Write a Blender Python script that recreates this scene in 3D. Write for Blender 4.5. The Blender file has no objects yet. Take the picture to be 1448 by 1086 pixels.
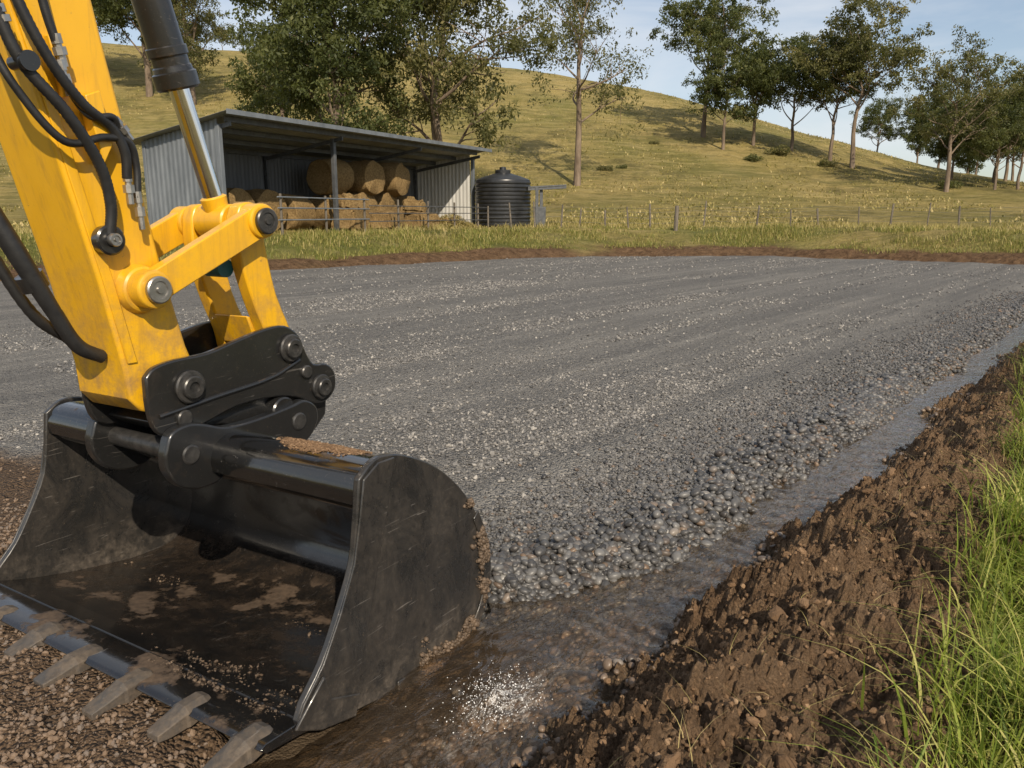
import bpy, bmesh, math, numpy as np, time
from mathutils import Vector, Matrix
T0=time.time()
sc=bpy.context.scene
col=sc.collection
rad=math.radians
rng=np.random.default_rng(7)
# ---------------------------------------------------------------- numpy noise
def _h(ix,iy,s):
    h=(ix*374761393+iy*668265263+s*144269504)&0xffffffff
    h=((h^(h>>13))*1274126177)&0xffffffff
    return ((h^(h>>16))&0xffffff)/float(0xffffff)
def vn(x,y,s=0):
    x=np.asarray(x,float);y=np.asarray(y,float)
    ix=np.floor(x).astype(np.int64);iy=np.floor(y).astype(np.int64)
    fx=x-ix;fy=y-iy
    fx=fx*fx*fx*(fx*(fx*6-15)+10);fy=fy*fy*fy*(fy*(fy*6-15)+10)
    a=_h(ix,iy,s);b=_h(ix+1,iy,s);c=_h(ix,iy+1,s);d=_h(ix+1,iy+1,s)
    return (a+(b-a)*fx)*(1-fy)+(c+(d-c)*fx)*fy
def fbm(x,y,f=1.,o=4,s=0,g=.5):
    v=0;a=1;t=0
    for i in range(o):
        k=f*2.03**i
        v=v+a*(vn(x*k+17.3*i,y*k-9.1*i,s+i)-.5);t+=a;a*=g
    return v/t*2
def ridg(x,y,f,o=4,s=0):
    v=0;a=1;t=0
    for i in range(o):
        k=f*2.1**i
        v=v+a*(1-abs(2*vn(x*k+5.3*i,y*k+3.1*i,s+i)-1));t+=a;a*=.5
    return v/t
def S(u):
    u=np.clip(u,0,1);return u*u*(3-2*u)
# ---------------------------------------------------------------- mesh helpers
def mesh_np(name,V,F,mat,smooth=True,attrs=None,kind=None,label=None):
    me=bpy.data.meshes.new(name)
    V=np.asarray(V,np.float32);F=np.asarray(F,np.int32)
    n,k=F.shape
    me.vertices.add(len(V));me.vertices.foreach_set('co',V.ravel())
    me.loops.add(n*k);me.loops.foreach_set('vertex_index',F.ravel())
    me.polygons.add(n);me.polygons.foreach_set('loop_start',np.arange(0,n*k,k,dtype=np.int32))
    me.polygons.foreach_set('use_smooth',np.full(n,smooth))
    me.update(calc_edges=True)
    if attrs:
        for a,v in attrs.items():
            at=me.attributes.new(a,'FLOAT','POINT');at.data.foreach_set('value',np.asarray(v,np.float32).ravel())
    me.materials.append(mat)
    ob=bpy.data.objects.new(name,me);col.objects.link(ob)
    if kind: ob['kind']=kind
    if label: ob['label']=label
    return ob
def gridfaces(nx,ny):
    i=np.arange(nx-1)[:,None];j=np.arange(ny-1)[None,:]
    a=(i*ny+j).ravel()
    return np.stack([a,a+ny,a+ny+1,a+1],1)
class MB:
    def __init__(s): s.v=[];s.f=[];s.m=[];s.sm=[]
    def add(s,vs,fs,m=0):
        o=len(s.v);s.v+= [tuple(v) for v in vs]
        for f in fs: s.f.append([o+i for i in f]);s.m.append(m)
    def prism(s,poly,fr,a0,a1,m=0):
        n=len(poly)
        vs=[fr(a0,p[0],p[1]) for p in poly]+[fr(a1,p[0],p[1]) for p in poly]
        fs=[list(range(n)),list(range(n,2*n))[::-1]]+[[i,(i+1)%n,n+(i+1)%n,n+i] for i in range(n)]
        s.add(vs,fs,m)
    def box(s,c,sz,R=None,m=0):
        c=Vector(c);vs=[]
        for x in(-.5,.5):
            for y in(-.5,.5):
                for z in(-.5,.5):
                    p=Vector((x*sz[0],y*sz[1],z*sz[2]))
                    vs.append(c+(R@p if R else p))
        s.add(vs,[[0,1,3,2],[4,6,7,5],[0,4,5,1],[2,3,7,6],[0,2,6,4],[1,5,7,3]],m)
    def lathe(s,p,ax,prof,n=28,m=0):
        p=Vector(p);ax=Vector(ax).normalized()
        u=ax.orthogonal().normalized();w=ax.cross(u)
        vs=[];fs=[]
        for t,r in prof:
            for i in range(n):
                a=2*math.pi*i/n
                vs.append(p+ax*t+(u*math.cos(a)+w*math.sin(a))*r)
        for k in range(len(prof)-1):
            for i in range(n):
                j=(i+1)%n;fs.append([k*n+i,k*n+j,(k+1)*n+j,(k+1)*n+i])
        fs.append(list(range(n)));fs.append([(len(prof)-1)*n+i for i in range(n)][::-1])
        s.add(vs,fs,m)
    def cyl(s,p0,p1,r,n=20,ch=.1,m=0):
        p0=Vector(p0);p1=Vector(p1);L=(p1-p0).length;c=min(r*ch,L*.3)
        s.lathe(p0,p1-p0,[(0,r-c),(c,r),(L-c,r),(L,r-c)],n,m)
    def tube(s,pts,r,n=10,m=0,res=6,ripple=0):
        P=catmull(pts,res);k=len(P)
        rr=r if hasattr(r,'__len__') else [r]*len(pts)
        R=np.interp(np.linspace(0,1,k),np.linspace(0,1,len(rr)),rr)
        vs=[];fs=[];u=None
        for i,p in enumerate(P):
            t=(P[min(i+1,k-1)]-P[max(i-1,0)]).normalized()
            u=t.orthogonal().normalized() if u is None else (u-t*u.dot(t)).normalized()
            w=t.cross(u);q=R[i]*(1+(ripple if i%2 else 0))
            for j in range(n):
                a=2*math.pi*j/n;vs.append(p+(u*math.cos(a)+w*math.sin(a))*q)
        for i in range(k-1):
            for j in range(n):
                l=(j+1)%n;fs.append([i*n+j,i*n+l,(i+1)*n+l,(i+1)*n+j])
        fs.append(list(range(n))[::-1]);fs.append([(k-1)*n+j for j in range(n)])
        s.add(vs,fs,m)
    def build(s,name,mats,bevel=0,ang=38,parent=None,loc=None,seg=2,label=None):
        me=bpy.data.meshes.new(name);me.from_pydata(s.v,[],s.f)
        bm=bmesh.new();bm.from_mesh(me);bmesh.ops.recalc_face_normals(bm,faces=bm.faces);bm.to_mesh(me);bm.free()
        if not isinstance(mats,(list,tuple)): mats=[mats]
        for m in mats: me.materials.append(m)
        me.polygons.foreach_set('material_index',s.m)
        me.polygons.foreach_set('use_smooth',[True]*len(me.polygons))
        me.set_sharp_from_angle(angle=rad(ang));me.update()
        ob=bpy.data.objects.new(name,me);col.objects.link(ob)
        if bevel:
            b=ob.modifiers.new('bevel','BEVEL');b.width=bevel;b.segments=seg;b.limit_method='ANGLE';b.angle_limit=rad(40)
            b.harden_normals=False
        if parent is not None: attach(ob,parent,loc)
        if label: ob['label']=label
        return ob
def catmull(pts,res):
    P=[Vector(p) for p in pts]
    if len(P)<3 or res<2: return P
    Q=[P[0]*2-P[1]]+P+[P[-1]*2-P[-2]];out=[]
    for i in range(1,len(Q)-2):
        a,b,c,d=Q[i-1:i+3]
        for k in range(res):
            t=k/res
            out.append(.5*((2*b)+(c-a)*t+(2*a-5*b+4*c-d)*t*t+(3*b-a-3*c+d)*t**3))
    out.append(P[-1]);return out
def attach(ob,parent,loc=None):
    ob.parent=parent
    if loc is not None: ob.matrix_parent_inverse=Matrix.Translation(Vector(loc)).inverted()
def empty(name,loc,label,cat,group=None):
    e=bpy.data.objects.new(name,None);e.location=loc;e.empty_display_size=.2;col.objects.link(e)
    e['label']=label;e['category']=cat
    if group: e['group']=group
    return e
# ---------------------------------------------------------------- materials
class NT:
    def __init__(s,name):
        s.mat=bpy.data.materials.new(name);s.mat.use_nodes=True;s.nt=s.mat.node_tree
        s.b=s.nt.nodes['Principled BSDF'];s.out=s.nt.nodes['Material Output']
        s.tc=s.n('ShaderNodeTexCoord').outputs['Object']
    def n(s,t): return s.nt.nodes.new(t)
    def l(s,a,b): s.nt.links.new(a,b)
    def put(s,sock,v):
        if isinstance(v,bpy.types.NodeSocket): s.l(v,sock)
        else: sock.default_value=v
    def map(s,scale=(1,1,1),rot=0):
        m=s.n('ShaderNodeMapping');s.l(s.tc,m.inputs[0]);m.inputs['Rotation'].default_value=(0,0,rot);m.inputs['Scale'].default_value=scale
        if rot and tuple(scale)!=(1,1,1):
            m.inputs['Scale'].default_value=(1,1,1)
            m2=s.n('ShaderNodeMapping');s.l(m.outputs[0],m2.inputs[0]);m2.inputs['Scale'].default_value=scale;return m2.outputs[0]
        return m.outputs[0]
    def noise(s,scale,detail=4,rough=.55,vec=None,dist=0):
        n=s.n('ShaderNodeTexNoise');n.inputs['Scale'].default_value=scale;n.inputs['Detail'].default_value=detail
        n.inputs['Roughness'].default_value=rough;n.inputs['Distortion'].default_value=dist
        s.l(vec or s.tc,n.inputs['Vector']);return n.outputs['Fac']
    def voro(s,scale,vec=None,feat='F1',out='Distance'):
        n=s.n('ShaderNodeTexVoronoi');n.inputs['Scale'].default_value=scale;n.feature=feat
        s.l(vec or s.tc,n.inputs['Vector']);return n.outputs[out]
    def ramp(s,f,st):
        n=s.n('ShaderNodeValToRGB');s.l(f,n.inputs[0]);e=n.color_ramp.elements
        while len(e)<len(st): e.new(.5)
        for i,(p,c) in enumerate(st):
            e[i].position=p;e[i].color=(c,c,c,1) if not hasattr(c,'__len__') else (*c,1)
        return n.outputs[0]
    def mix(s,f,a,b,mode='MIX'):
        n=s.n('ShaderNodeMix');n.data_type='RGBA';n.blend_type=mode
        s.put(n.inputs[0],f)
        for k,v in((6,a),(7,b)):
            if isinstance(v,(tuple,list)) : v=(*v,1) if len(v)==3 else v
            elif isinstance(v,(int,float)): v=(v,v,v,1)
            s.put(n.inputs[k],v)
        return n.outputs[2]
    def math(s,op,a,b=0):
        n=s.n('ShaderNodeMath');n.operation=op;s.put(n.inputs[0],a);s.put(n.inputs[1],b);return n.outputs[0]
    def attr(s,name):
        n=s.n('ShaderNodeAttribute');n.attribute_name=name;return n.outputs['Fac']
    def mr(s,v,a,b,c=0,d=1):
        n=s.n('ShaderNodeMapRange');s.put(n.inputs[0],v)
        for i,x in enumerate((a,b,c,d)): n.inputs[i+1].default_value=x
        return n.outputs[0]
    def xyz(s,v):
        n=s.n('ShaderNodeSeparateXYZ');s.l(v,n.inputs[0]);return n.outputs
    def geo(s,o): return s.n('ShaderNodeNewGeometry').outputs[o]
    def bump(s,h,st=.5,d=.01,nrm=None):
        n=s.n('ShaderNodeBump');n.inputs['Strength'].default_value=st;n.inputs['Distance'].default_value=d
        s.l(h,n.inputs['Height'])
        if nrm: s.l(nrm,n.inputs['Normal'])
        s.l(n.outputs[0],s.b.inputs['Normal']);return n.outputs[0]
    def set(s,**k):
        nm=dict(color='Base Color',rough='Roughness',metal='Metallic',spec='Specular IOR Level',coat='Coat Weight',coatr='Coat Roughness',trans='Transmission Weight',alpha='Alpha',ior='IOR')
        for a,v in k.items():
            if a=='color' and isinstance(v,tuple) and len(v)==3: v=(*v,1)
            s.put(s.b.inputs[nm[a]],v)
PHI=rad(39.5)
def m_gravel():
    m=NT('gravel_pad_material');rs=m.map((1.,.03,1),PHI)
    tr=m.ramp(m.noise(1.5,6,.68,rs),[(.40,.0),(.5,.45),(.60,1)])
    tr2=m.ramp(m.noise(4.5,4,.6,rs),[(.42,0),(.62,1)])
    v1=m.voro(75,out='Color');v2=m.voro(34,out='Color')
    c1=m.ramp(v1,[(.0,(.05,.05,.05)),(.5,(.18,.174,.165)),(1,(.42,.39,.35))])
    c2=m.ramp(v2,[(.0,(.07,.069,.067)),(.55,(.185,.18,.172)),(1,(.36,.34,.30))])
    c=m.mix(.45,c1,c2)
    c=m.mix(m.mr(tr,0,1,.0,.55),c,(.35,.33,.295))
    c=m.mix(m.math('MULTIPLY',tr2,.45),c,(.115,.112,.108))
    c=m.mix(m.ramp(m.noise(.5,5,.6),[(.4,0),(.65,.35)]),c,(.14,.136,.13))
    c=m.mix(m.attr('damp'),c,m.mix(v2,(.035,.035,.037),(.16,.157,.152)))
    dirt=m.ramp(m.noise(60,4,.7),[(.3,(.045,.029,.018)),(.55,(.125,.082,.05)),(.8,(.24,.165,.10))])
    c=m.mix(m.attr('dirt'),c,dirt)
    m.set(color=c,rough=.85,spec=.25)
    d1=m.voro(75);d2=m.voro(30)
    h=m.math('ADD',m.math('MULTIPLY',d1,-1.),m.math('MULTIPLY',d2,-1.3))
    h=m.math('ADD',h,m.math('MULTIPLY',m.noise(9,5,.7),1.0))
    m.bump(h,1.,.028);return m.mat
def m_stone(name,ramp,rough=.5,dcol=(.20,.13,.078),sp=.3):
    m=NT(name);c=m.ramp(m.attr('shade'),ramp)
    c=m.mix(m.ramp(m.noise(90,3,.6),[(.4,0),(.75,sp)]),c,(.24,.22,.19))
    dust=m.math('MULTIPLY',m.attr('dirt'),.8);c=m.mix(dust,c,dcol)
    m.set(color=c,rough=rough,spec=.5);m.bump(m.noise(160,3,.6),.25,.003);return m.mat
def m_soil():
    m=NT('soil_bank_material')
    n=m.noise(14,8,.68);n2=m.noise(2.2,4,.6);n3=m.noise(90,4,.7)
    c=m.ramp(n,[(.25,(.115,.068,.037)),(.5,(.245,.153,.086)),(.75,(.40,.27,.165))])
    c=m.mix(m.ramp(n3,[(.38,.55),(.54,0)]),c,(.07,.042,.023))
    c=m.mix(m.ramp(n2,[(.42,0),(.7,.5)]),c,(.35,.235,.14))
    c=m.mix(m.attr('wet'),c,m.mix(n,(.10,.07,.043),(.24,.18,.12)))
    g=m.ramp(m.noise(25,3,.6),[(.3,(.09,.08,.028)),(.7,(.20,.17,.065))])
    c=m.mix(m.math('MULTIPLY',m.attr('green'),.7),c,g)
    m.set(color=c,rough=m.mr(m.attr('wet'),0,1,.95,.35),spec=.25)
    h=m.math('ADD',m.noise(45,9,.85),m.math('MULTIPLY',m.voro(95),-.6))
    m.bump(h,1.,.035);return m.mat
def m_ground():
    m=NT('field_ground_material')
    n1=m.noise(.09,6,.62);n2=m.noise(.7,6,.7);n3=m.noise(6,5,.7)
    c=m.ramp(n1,[(.3,(.17,.17,.048)),(.45,(.275,.23,.076)),(.58,(.39,.30,.11)),(.8,(.46,.36,.155))])
    c=m.mix(m.ramp(n2,[(.35,.65),(.55,0)]),c,(.13,.122,.036))
    c=m.mix(m.ramp(n3,[(.3,.5),(.6,0)]),c,(.13,.11,.04))
    str_=m.noise(.9,6,.7,m.map((.35,2.2,3)))
    c=m.mix(m.ramp(str_,[(.45,0),(.7,.6)]),c,(.50,.395,.185))
    c=m.mix(m.ramp(m.noise(.16,7,.75),[(.52,0),(.64,.72)]),c,(.10,.088,.034))
    c=m.mix(m.ramp(m.noise(.35,6,.7,m.map((.3,1.,3))),[(.52,0),(.62,.5)]),c,(.13,.125,.04))
    dd=m.ramp(m.noise(5,6,.7),[(.3,(.07,.04,.022)),(.7,(.24,.15,.085))])
    c=m.mix(m.math('MULTIPLY',m.attr('lush'),.5),c,(.12,.15,.035))
    c=m.mix(m.attr('dirt'),c,dd)
    m.set(color=c,rough=.95,spec=.1)
    m.bump(m.math('ADD',m.noise(3,8,.75),n2),.9,.4);return m.mat
def m_water():
    m=NT('muddy_water_material')
    foam=m.attr('foam')
    c=m.mix(m.ramp(m.noise(4,4,.6),[(.35,0),(.65,1)]),(.13,.095,.06),(.22,.165,.11))
    fn=m.ramp(m.noise(26,9,.78,m.map((1.8,.7,1),PHI),dist=1.6),[(.45,0),(.62,1)])
    f=m.math('MINIMUM',m.math('MULTIPLY',m.math('MULTIPLY',foam,fn),1.15),.92)
    c=m.mix(f,c,(.66,.65,.63))
    m.set(color=c,rough=m.mr(f,0,1,.15,.8),spec=m.mr(f,0,1,.4,.1),ior=1.33)
    v=m.map((6,2.4,1),PHI)
    h=m.math('ADD',m.noise(2.2,3,.5,v,1.5),m.math('MULTIPLY',m.noise(22,3,.5,None,1.),.18))
    nb=m.bump(h,.85,.024)
    tr=m.n('ShaderNodeBsdfTransparent');tr.inputs[0].default_value=(.93,.85,.74,1)
    mx=m.n('ShaderNodeMixShader')
    lw=m.n('ShaderNodeLayerWeight');lw.inputs['Blend'].default_value=.35
    fa=lw.outputs['Facing']
    a=m.math('MAXIMUM',m.mr(fa,.4,.9,.10,.55),f)
    m.l(a,mx.inputs[0]);m.l(tr.outputs[0],mx.inputs[1]);m.l(m.b.outputs[0],mx.inputs[2])
    gl=m.n('ShaderNodeBsdfGlossy');gl.inputs['Roughness'].default_value=.09;gl.inputs[0].default_value=(1,.97,.93,1);m.l(nb,gl.inputs['Normal'])
    fr=m.n('ShaderNodeFresnel');fr.inputs[0].default_value=1.36;m.l(nb,fr.inputs['Normal'])
    k=m.math('MULTIPLY',m.math('MINIMUM',m.math('MULTIPLY',fr.outputs[0],1.5),.8),m.mr(f,0,.6,1,.0))
    m2=m.n('ShaderNodeMixShader');m.l(k,m2.inputs[0]);m.l(mx.outputs[0],m2.inputs[1]);m.l(gl.outputs[0],m2.inputs[2])
    m.l(m2.outputs[0],m.out.inputs[0])
    return m.mat
def m_foam():
    m=NT('foam_material');m.set(color=(.80,.80,.79),rough=.5);return m.mat
def m_yellow():
    m=NT('yellow_paint_material')
    n=m.noise(5,5,.65);c=m.mix(m.ramp(n,[(.4,0),(.7,.35)]),(.74,.40,.010),(.62,.32,.013))
    sp=m.ramp(m.noise(70,6,.8),[(.60,0),(.70,.8)])
    c=m.mix(m.math('MULTIPLY',sp,m.ramp(m.noise(3.3,4,.6),[(.4,.1),(.65,.9)])),c,(.22,.13,.06))
    z=m.xyz(m.geo('Position'))[2]
    low=m.math('MULTIPLY',m.mr(z,1.5,.95,0,.8),m.ramp(m.noise(12,7,.75),[(.42,0),(.66,1)]))
    c=m.mix(low,c,(.25,.15,.075))
    st=m.ramp(m.noise(6,6,.7,m.map((5,5,.5))),[(.50,0),(.75,.6)]);c=m.mix(st,c,(.38,.2,.03))
    ch=m.ramp(m.noise(26,7,.8),[(.66,0),(.675,.85)]);c=m.mix(ch,c,(.09,.07,.05))
    m.set(color=c,rough=m.ramp(m.noise(12,4,.6),[(.3,.3),(.7,.5)]),spec=.5,coat=.3,coatr=.2)
    m.bump(m.noise(45,3,.5),.06,.003);return m.mat
def m_black(name,base=.012,dust=.5,lowdirt=0,rough=.28,streak=0.,coat=0.,z0=.12,z1=-.08,spk=.6,topm=.9,lt=(.40,.58),dc=((.09,.055,.032),(.30,.20,.12)),scrk=.25,ls=9):
    m=NT(name)
    c=m.mix(m.noise(8,4,.6),(base,)*3,(base*2.,)*3)
    d=m.ramp(m.noise(5,9,.78,dist=.5),[(.56,0),(.76,dust)])
    if streak:
        d=m.math('MAXIMUM',d,m.ramp(m.noise(3.,10,.8,m.map((2,2,1.1)),.8),[(.42,0),(.80,streak)]))
    nz=m.xyz(m.geo('Normal'))[2]
    top=m.math('MULTIPLY',m.mr(nz,.80,.98,0,1),m.ramp(m.noise(3.5,6,.65),[(.55,0),(.60,1)]))
    p=m.xyz(m.geo('Position'))[2]
    low=m.math('MULTIPLY',m.mr(p,z0,z1,0,lowdirt),m.ramp(m.noise(ls,9,.78),[(lt[0],.1),(lt[1],1)]))
    fac=m.math('MAXIMUM',m.math('MAXIMUM',d,m.math('MULTIPLY',top,topm)),low)
    br=m.ramp(m.noise(40,5,.7),[(.3,dc[0]),(.7,dc[1])])
    c=m.mix(fac,c,br)
    sp=m.ramp(m.noise(130,3,.6),[(.66,0),(.72,spk)]);c=m.mix(sp,c,(.20,.15,.10))
    scr=m.ramp(m.noise(7,3,.5,m.map((9,.6,12),.6),1.5),[(.68,0),(.71,scrk)]);c=m.mix(scr,c,(.25,.23,.21))
    m.set(color=c,rough=m.mr(fac,0,1,rough,.9),spec=.5,coat=m.mr(fac,0,.5,coat,0),coatr=.08)
    m.bump(m.math('ADD',m.noise(30,5,.6),m.math('MULTIPLY',fac,2.)),.10,.008);return m.mat
def m_simple(name,c1,c2,scale=8,rough=.6,metal=0,bump=.2,bd=.01,det=5,sp=.5,stretch=(1,1,1)):
    m=NT(name);v=m.map(stretch);n=m.noise(scale,det,.65,v)
    m.set(color=m.ramp(n,[(.3,c1),(.7,c2)]),rough=rough,metal=metal,spec=sp)
    if bump: m.bump(m.noise(scale*3,det,.7,v),bump,bd)
    return m.mat
def m_leaf(name,c1,c2,c3,tr=.25):
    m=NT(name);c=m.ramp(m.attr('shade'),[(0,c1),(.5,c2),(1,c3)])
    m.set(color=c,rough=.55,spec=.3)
    t=m.n('ShaderNodeBsdfTranslucent');m.l(m.mix(.5,c,(.35,.38,.06)),t.inputs[0])
    mx=m.n('ShaderNodeMixShader');mx.inputs[0].default_value=tr
    m.l(m.b.outputs[0],mx.inputs[1]);m.l(t.outputs[0],mx.inputs[2]);m.l(mx.outputs[0],m.out.inputs[0]);return m.mat
GRAVEL=m_gravel();SOIL=m_soil();GROUND=m_ground();WATER=m_water();FOAM=m_foam();YEL=m_yellow()
PEB=m_stone('river_pebble_material',[(0,(.020,.020,.022)),(.5,(.066,.066,.067)),(.85,(.15,.147,.142)),(1,(.28,.265,.24))],.42,sp=.22)
CHIP=m_stone('gravel_stone_material',[(0,(.05,.05,.051)),(.5,(.155,.15,.145)),(1,(.44,.41,.365))],.75)
CLOD=NT('soil_clod_material');CLOD.set(color=CLOD.ramp(CLOD.attr('shade'),[(0,(.10,.06,.033)),(.6,(.24,.15,.085)),(1,(.37,.25,.15))]),rough=.95,spec=.2);CLOD.bump(CLOD.noise(110,5,.7),.8,.01);CLOD=CLOD.mat
MUD=NT('caked_mud_material');MUD.set(color=MUD.ramp(MUD.attr('shade'),[(0,(.05,.035,.023)),(1,(.17,.12,.08))]),rough=.6,spec=.4);MUD=MUD.mat
GD=((.055,.045,.036),(.17,.14,.11))
BUCK=m_black('black_bucket_material',.006,.10,.50,.11,0,.9,.03,-.09,.35,lt=(.42,.72),dc=((.045,.03,.019),(.13,.088,.056)),ls=7)
SIDE=m_black('worn_bucket_side_material',.013,.22,.95,.24,.50,.4,.14,-.16,.4,lt=(.42,.62),dc=GD,scrk=.4)
HITCH=m_black('black_hitch_material',.010,.12,0,.28,0,.4,spk=.3,topm=.35)
HOSE=m_simple('rubber_hose_material',(.010,.010,.011),(.022,.022,.022),30,.45,0,.2,.003)
STEEL=m_simple('worn_steel_material',(.30,.29,.27),(.5,.48,.45),20,.35,.9,.1,.003)
CHROME=m_simple('chrome_rod_material',(.75,.74,.72),(.85,.85,.84),6,.12,1,0)
PIN=m_simple('pin_head_material',(.03,.03,.03),(.09,.085,.08),30,.35,.5,.1,.003)
TOOTH=m_black('worn_tooth_material',.035,.6,.9,.5,.75,0,.3,-.1,.5,.7,(.34,.54),((.055,.04,.028),(.18,.135,.092)))
TEAL=m_simple('teal_cap_material',(.01,.09,.10),(.015,.12,.13),8,.4)
# ---------------------------------------------------------------- layout functions
Nx,Ny=.772,-.636
Dx,Dy=.636,.772
def rs2xy(r,s): return r*Nx+s*Dx, r*Ny+s*Dy
def xy2rs(x,y): return x*Nx+y*Ny, x*Dx+y*Dy
PR=Vector((-.63,2.13,0));W=Vector((-.842,.539,0)).normalized();DP=Vector((.539,.842,0)).normalized();Z=Vector((0,0,1))
def L(w,d,h): return PR+W*w+DP*d+Z*(h-.02*w)
def xy2wd(x,y): 
    a=x-PR.x;b=y-PR.y
    return a*W.x+b*W.y, a*DP.x+b*DP.y
def yf(x): return np.interp(x,[-60,-30,-11.3,-6,0,4,9,14,22,40],[2,9,17.0,20.3,25.8,27.3,27.3,23.5,17,8])
RX=[-140,-95,-71,-46,-13.5,4,19,30,53,70,81,110,160];RZ=[24,27.5,27,25.0,23.4,21.6,19.0,15.6,7.6,4.2,2.6,1.5,1]
def ground(x,y):
    x=np.asarray(x,float);y=np.asarray(y,float)
    r,s=xy2rs(x,y);a=y-yf(x)
    z1=-.4+1.25*S((a+1.5)/6.5)
    z1=z1+.13*np.exp(-((a-1.3)/.45)**2)*(1+fbm(x,y,1.1,3,8))
    g=S((y-38)/97.)
    Rr=np.interp(x,RX,RZ)
    z1=z1+Rr*g*(1-.35*S((y-135)/150.))
    z1=z1+S((y-40)/40)*fbm(x,y,.05,4,3)*.9+S((a)/3)*fbm(x,y,.35,4,5)*.13
    z1=z1+.05*fbm(x,y,1.3,4,9)
    z2=-.4+.68*S((r-2.4)/1.6)
    return np.maximum(z1,z2)
def box(v,a,b,e): return S((v-a+e)/e)*S((b+e-v)/e)
def edge(s): return np.interp(s,[0,1.2,2.3,2.9,5,40],[-1.98,-2.0,-1.93,-1.70,-1.66,-1.66])+.10*fbm(s,s*0,1.1,3,21)+.05*fbm(s,s*0,6,2,22)
def dirtmask(x,y):
    w,d=xy2wd(x,y)
    return S((1.05-d+.5*fbm(x,y,1.2,4,31))/.25)*S((w+.35)/.3)
def streak(r,s): return fbm(r*1.,s*.05,1.5,4,90)
def padz(r,s,fine=True):
    x,y=rs2xy(r,s);w,d=xy2wd(x,y)
    z=-.32*S((r-(edge(s)-.18))/.56)
    z=z-.2*box(w,-.2,2.0,.12)*box(d,.02,1.05,.14)
    z=z+.024*streak(r,s)+.016*fbm(r,s,1.1,3,41)
    dm=dirtmask(x,y)
    z=z+.02*fbm(x,y,7,3,42)*(.25+dm)+.05*dm*fbm(x,y,2.2,3,47)*(d<-.4)-.02*dm-.025*box(w,-.2,2.,.1)*S((.1-d)/.1)
    if fine: z=z+.009*fbm(x,y,40,2,43)
    return z
def bankz(r,s,fine=True):
    e2=-1.35+.14*fbm(s,s*0+3,1.1,3,51)+.05*fbm(s,s*0,5,2,58)
    z=-.21+.49*S((r-(e2-.24))/.95)
    mk=S((r-(e2-.1))/.2)*(1-.5*S((r+.45)/.5))
    wx=r+.06*fbm(r,s,3,2,59);wy=s+.06*fbm(r,s,3,2,60)
    z=z+mk*(.15*fbm(r,s,1.9,3,52)+.09*(ridg(wx,wy,4.2,5,53)-.6)+.10*fbm(wx,wy,9,5,54,.72))
    z=z+.01*fbm(r,s,9,3,55)
    if fine: z=z+mk*(.055*fbm(r,s,26,4,56,.8)+.02*fbm(r,s,70,2,57))
    z=z-.45*S((r-3.2)/1.6)
    return z
# ---------------------------------------------------------------- ground sheet
gx=np.concatenate([-np.geomspace(40,700,36)[::-1],np.arange(-39.5,60,.4),np.geomspace(60,700,34)])
gy=np.concatenate([-np.geomspace(6,300,18)[::-1],np.arange(-5,14,.7),np.arange(14,44,.2),np.arange(44,140,.8),np.geomspace(140.5,1500,46)])
X,Y=np.meshgrid(gx,gy,indexing='ij');Zg=ground(X,Y)
a=Y-yf(X)
dm=S((1-np.abs(a-1.1+.5*fbm(X,Y,.5,3,61))/1.1)*2)*S((fbm(X,Y,.35,3,62)+.9)/.5)
lush=S((a-1.4)/1.5)*(1-S((a-5)/4))*S((fbm(X,Y,.3,3,63)+.5)/.6)
mesh_np('ground',np.stack([X,Y,Zg],-1).reshape(-1,3),gridfaces(len(gx),len(gy)),GROUND,True,{'dirt':dm,'lush':lush},'structure','grassy paddock rising into a dry hillside')
# ---------------------------------------------------------------- gravel pad
gr=np.concatenate([np.arange(-30,-8,.2),np.arange(-8,-4,.05),np.arange(-4,-1.28,.02)])
gs=np.concatenate([np.arange(-3,.6,.1),np.arange(.6,7,.025),np.arange(7,14,.08),np.arange(14,36,.25)])
Rg,Sg=np.meshgrid(gr,gs,indexing='ij');X,Y=rs2xy(Rg,Sg)
damp=.8*S((Rg-edge(Sg)+.42+.5*fbm(Rg,Sg,1.6,4,45))/.6)
mesh_np('gravel_pad',np.stack([X,Y,padz(Rg,Sg)],-1).reshape(-1,3),gridfaces(len(gr),len(gs)),GRAVEL,True,{'dirt':dirtmask(X,Y),'damp':damp},'structure','compacted grey crushed gravel building pad')
# ---------------------------------------------------------------- soil bank
gr=np.concatenate([np.arange(-2.4,-1.7,.05),np.arange(-1.7,-.1,.0085),np.arange(-.1,1,.03),np.arange(1,5.2,.12)])
gs=np.concatenate([np.arange(-1.5,.8,.05),np.arange(.8,5.0,.0095),np.arange(5.0,9,.025),np.arange(9,36,.12)])
Rg,Sg=np.meshgrid(gr,gs,indexing='ij');X,Y=rs2xy(Rg,Sg);Zb=bankz(Rg,Sg)
wet=1-S((Zb+.09)/.06)
def gline(s): return -.25-.088*np.clip(s-2.2,0,7)
green=S((Rg-gline(Sg)+.30*fbm(Rg,Sg,1.6,3,71))/.3)
mesh_np('soil_bank',np.stack([X,Y,Zb],-1).reshape(-1,3),gridfaces(len(gr),len(gs)),SOIL,True,{'wet':wet,'green':green},'structure','freshly dug brown soil bank beside the ditch')
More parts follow.
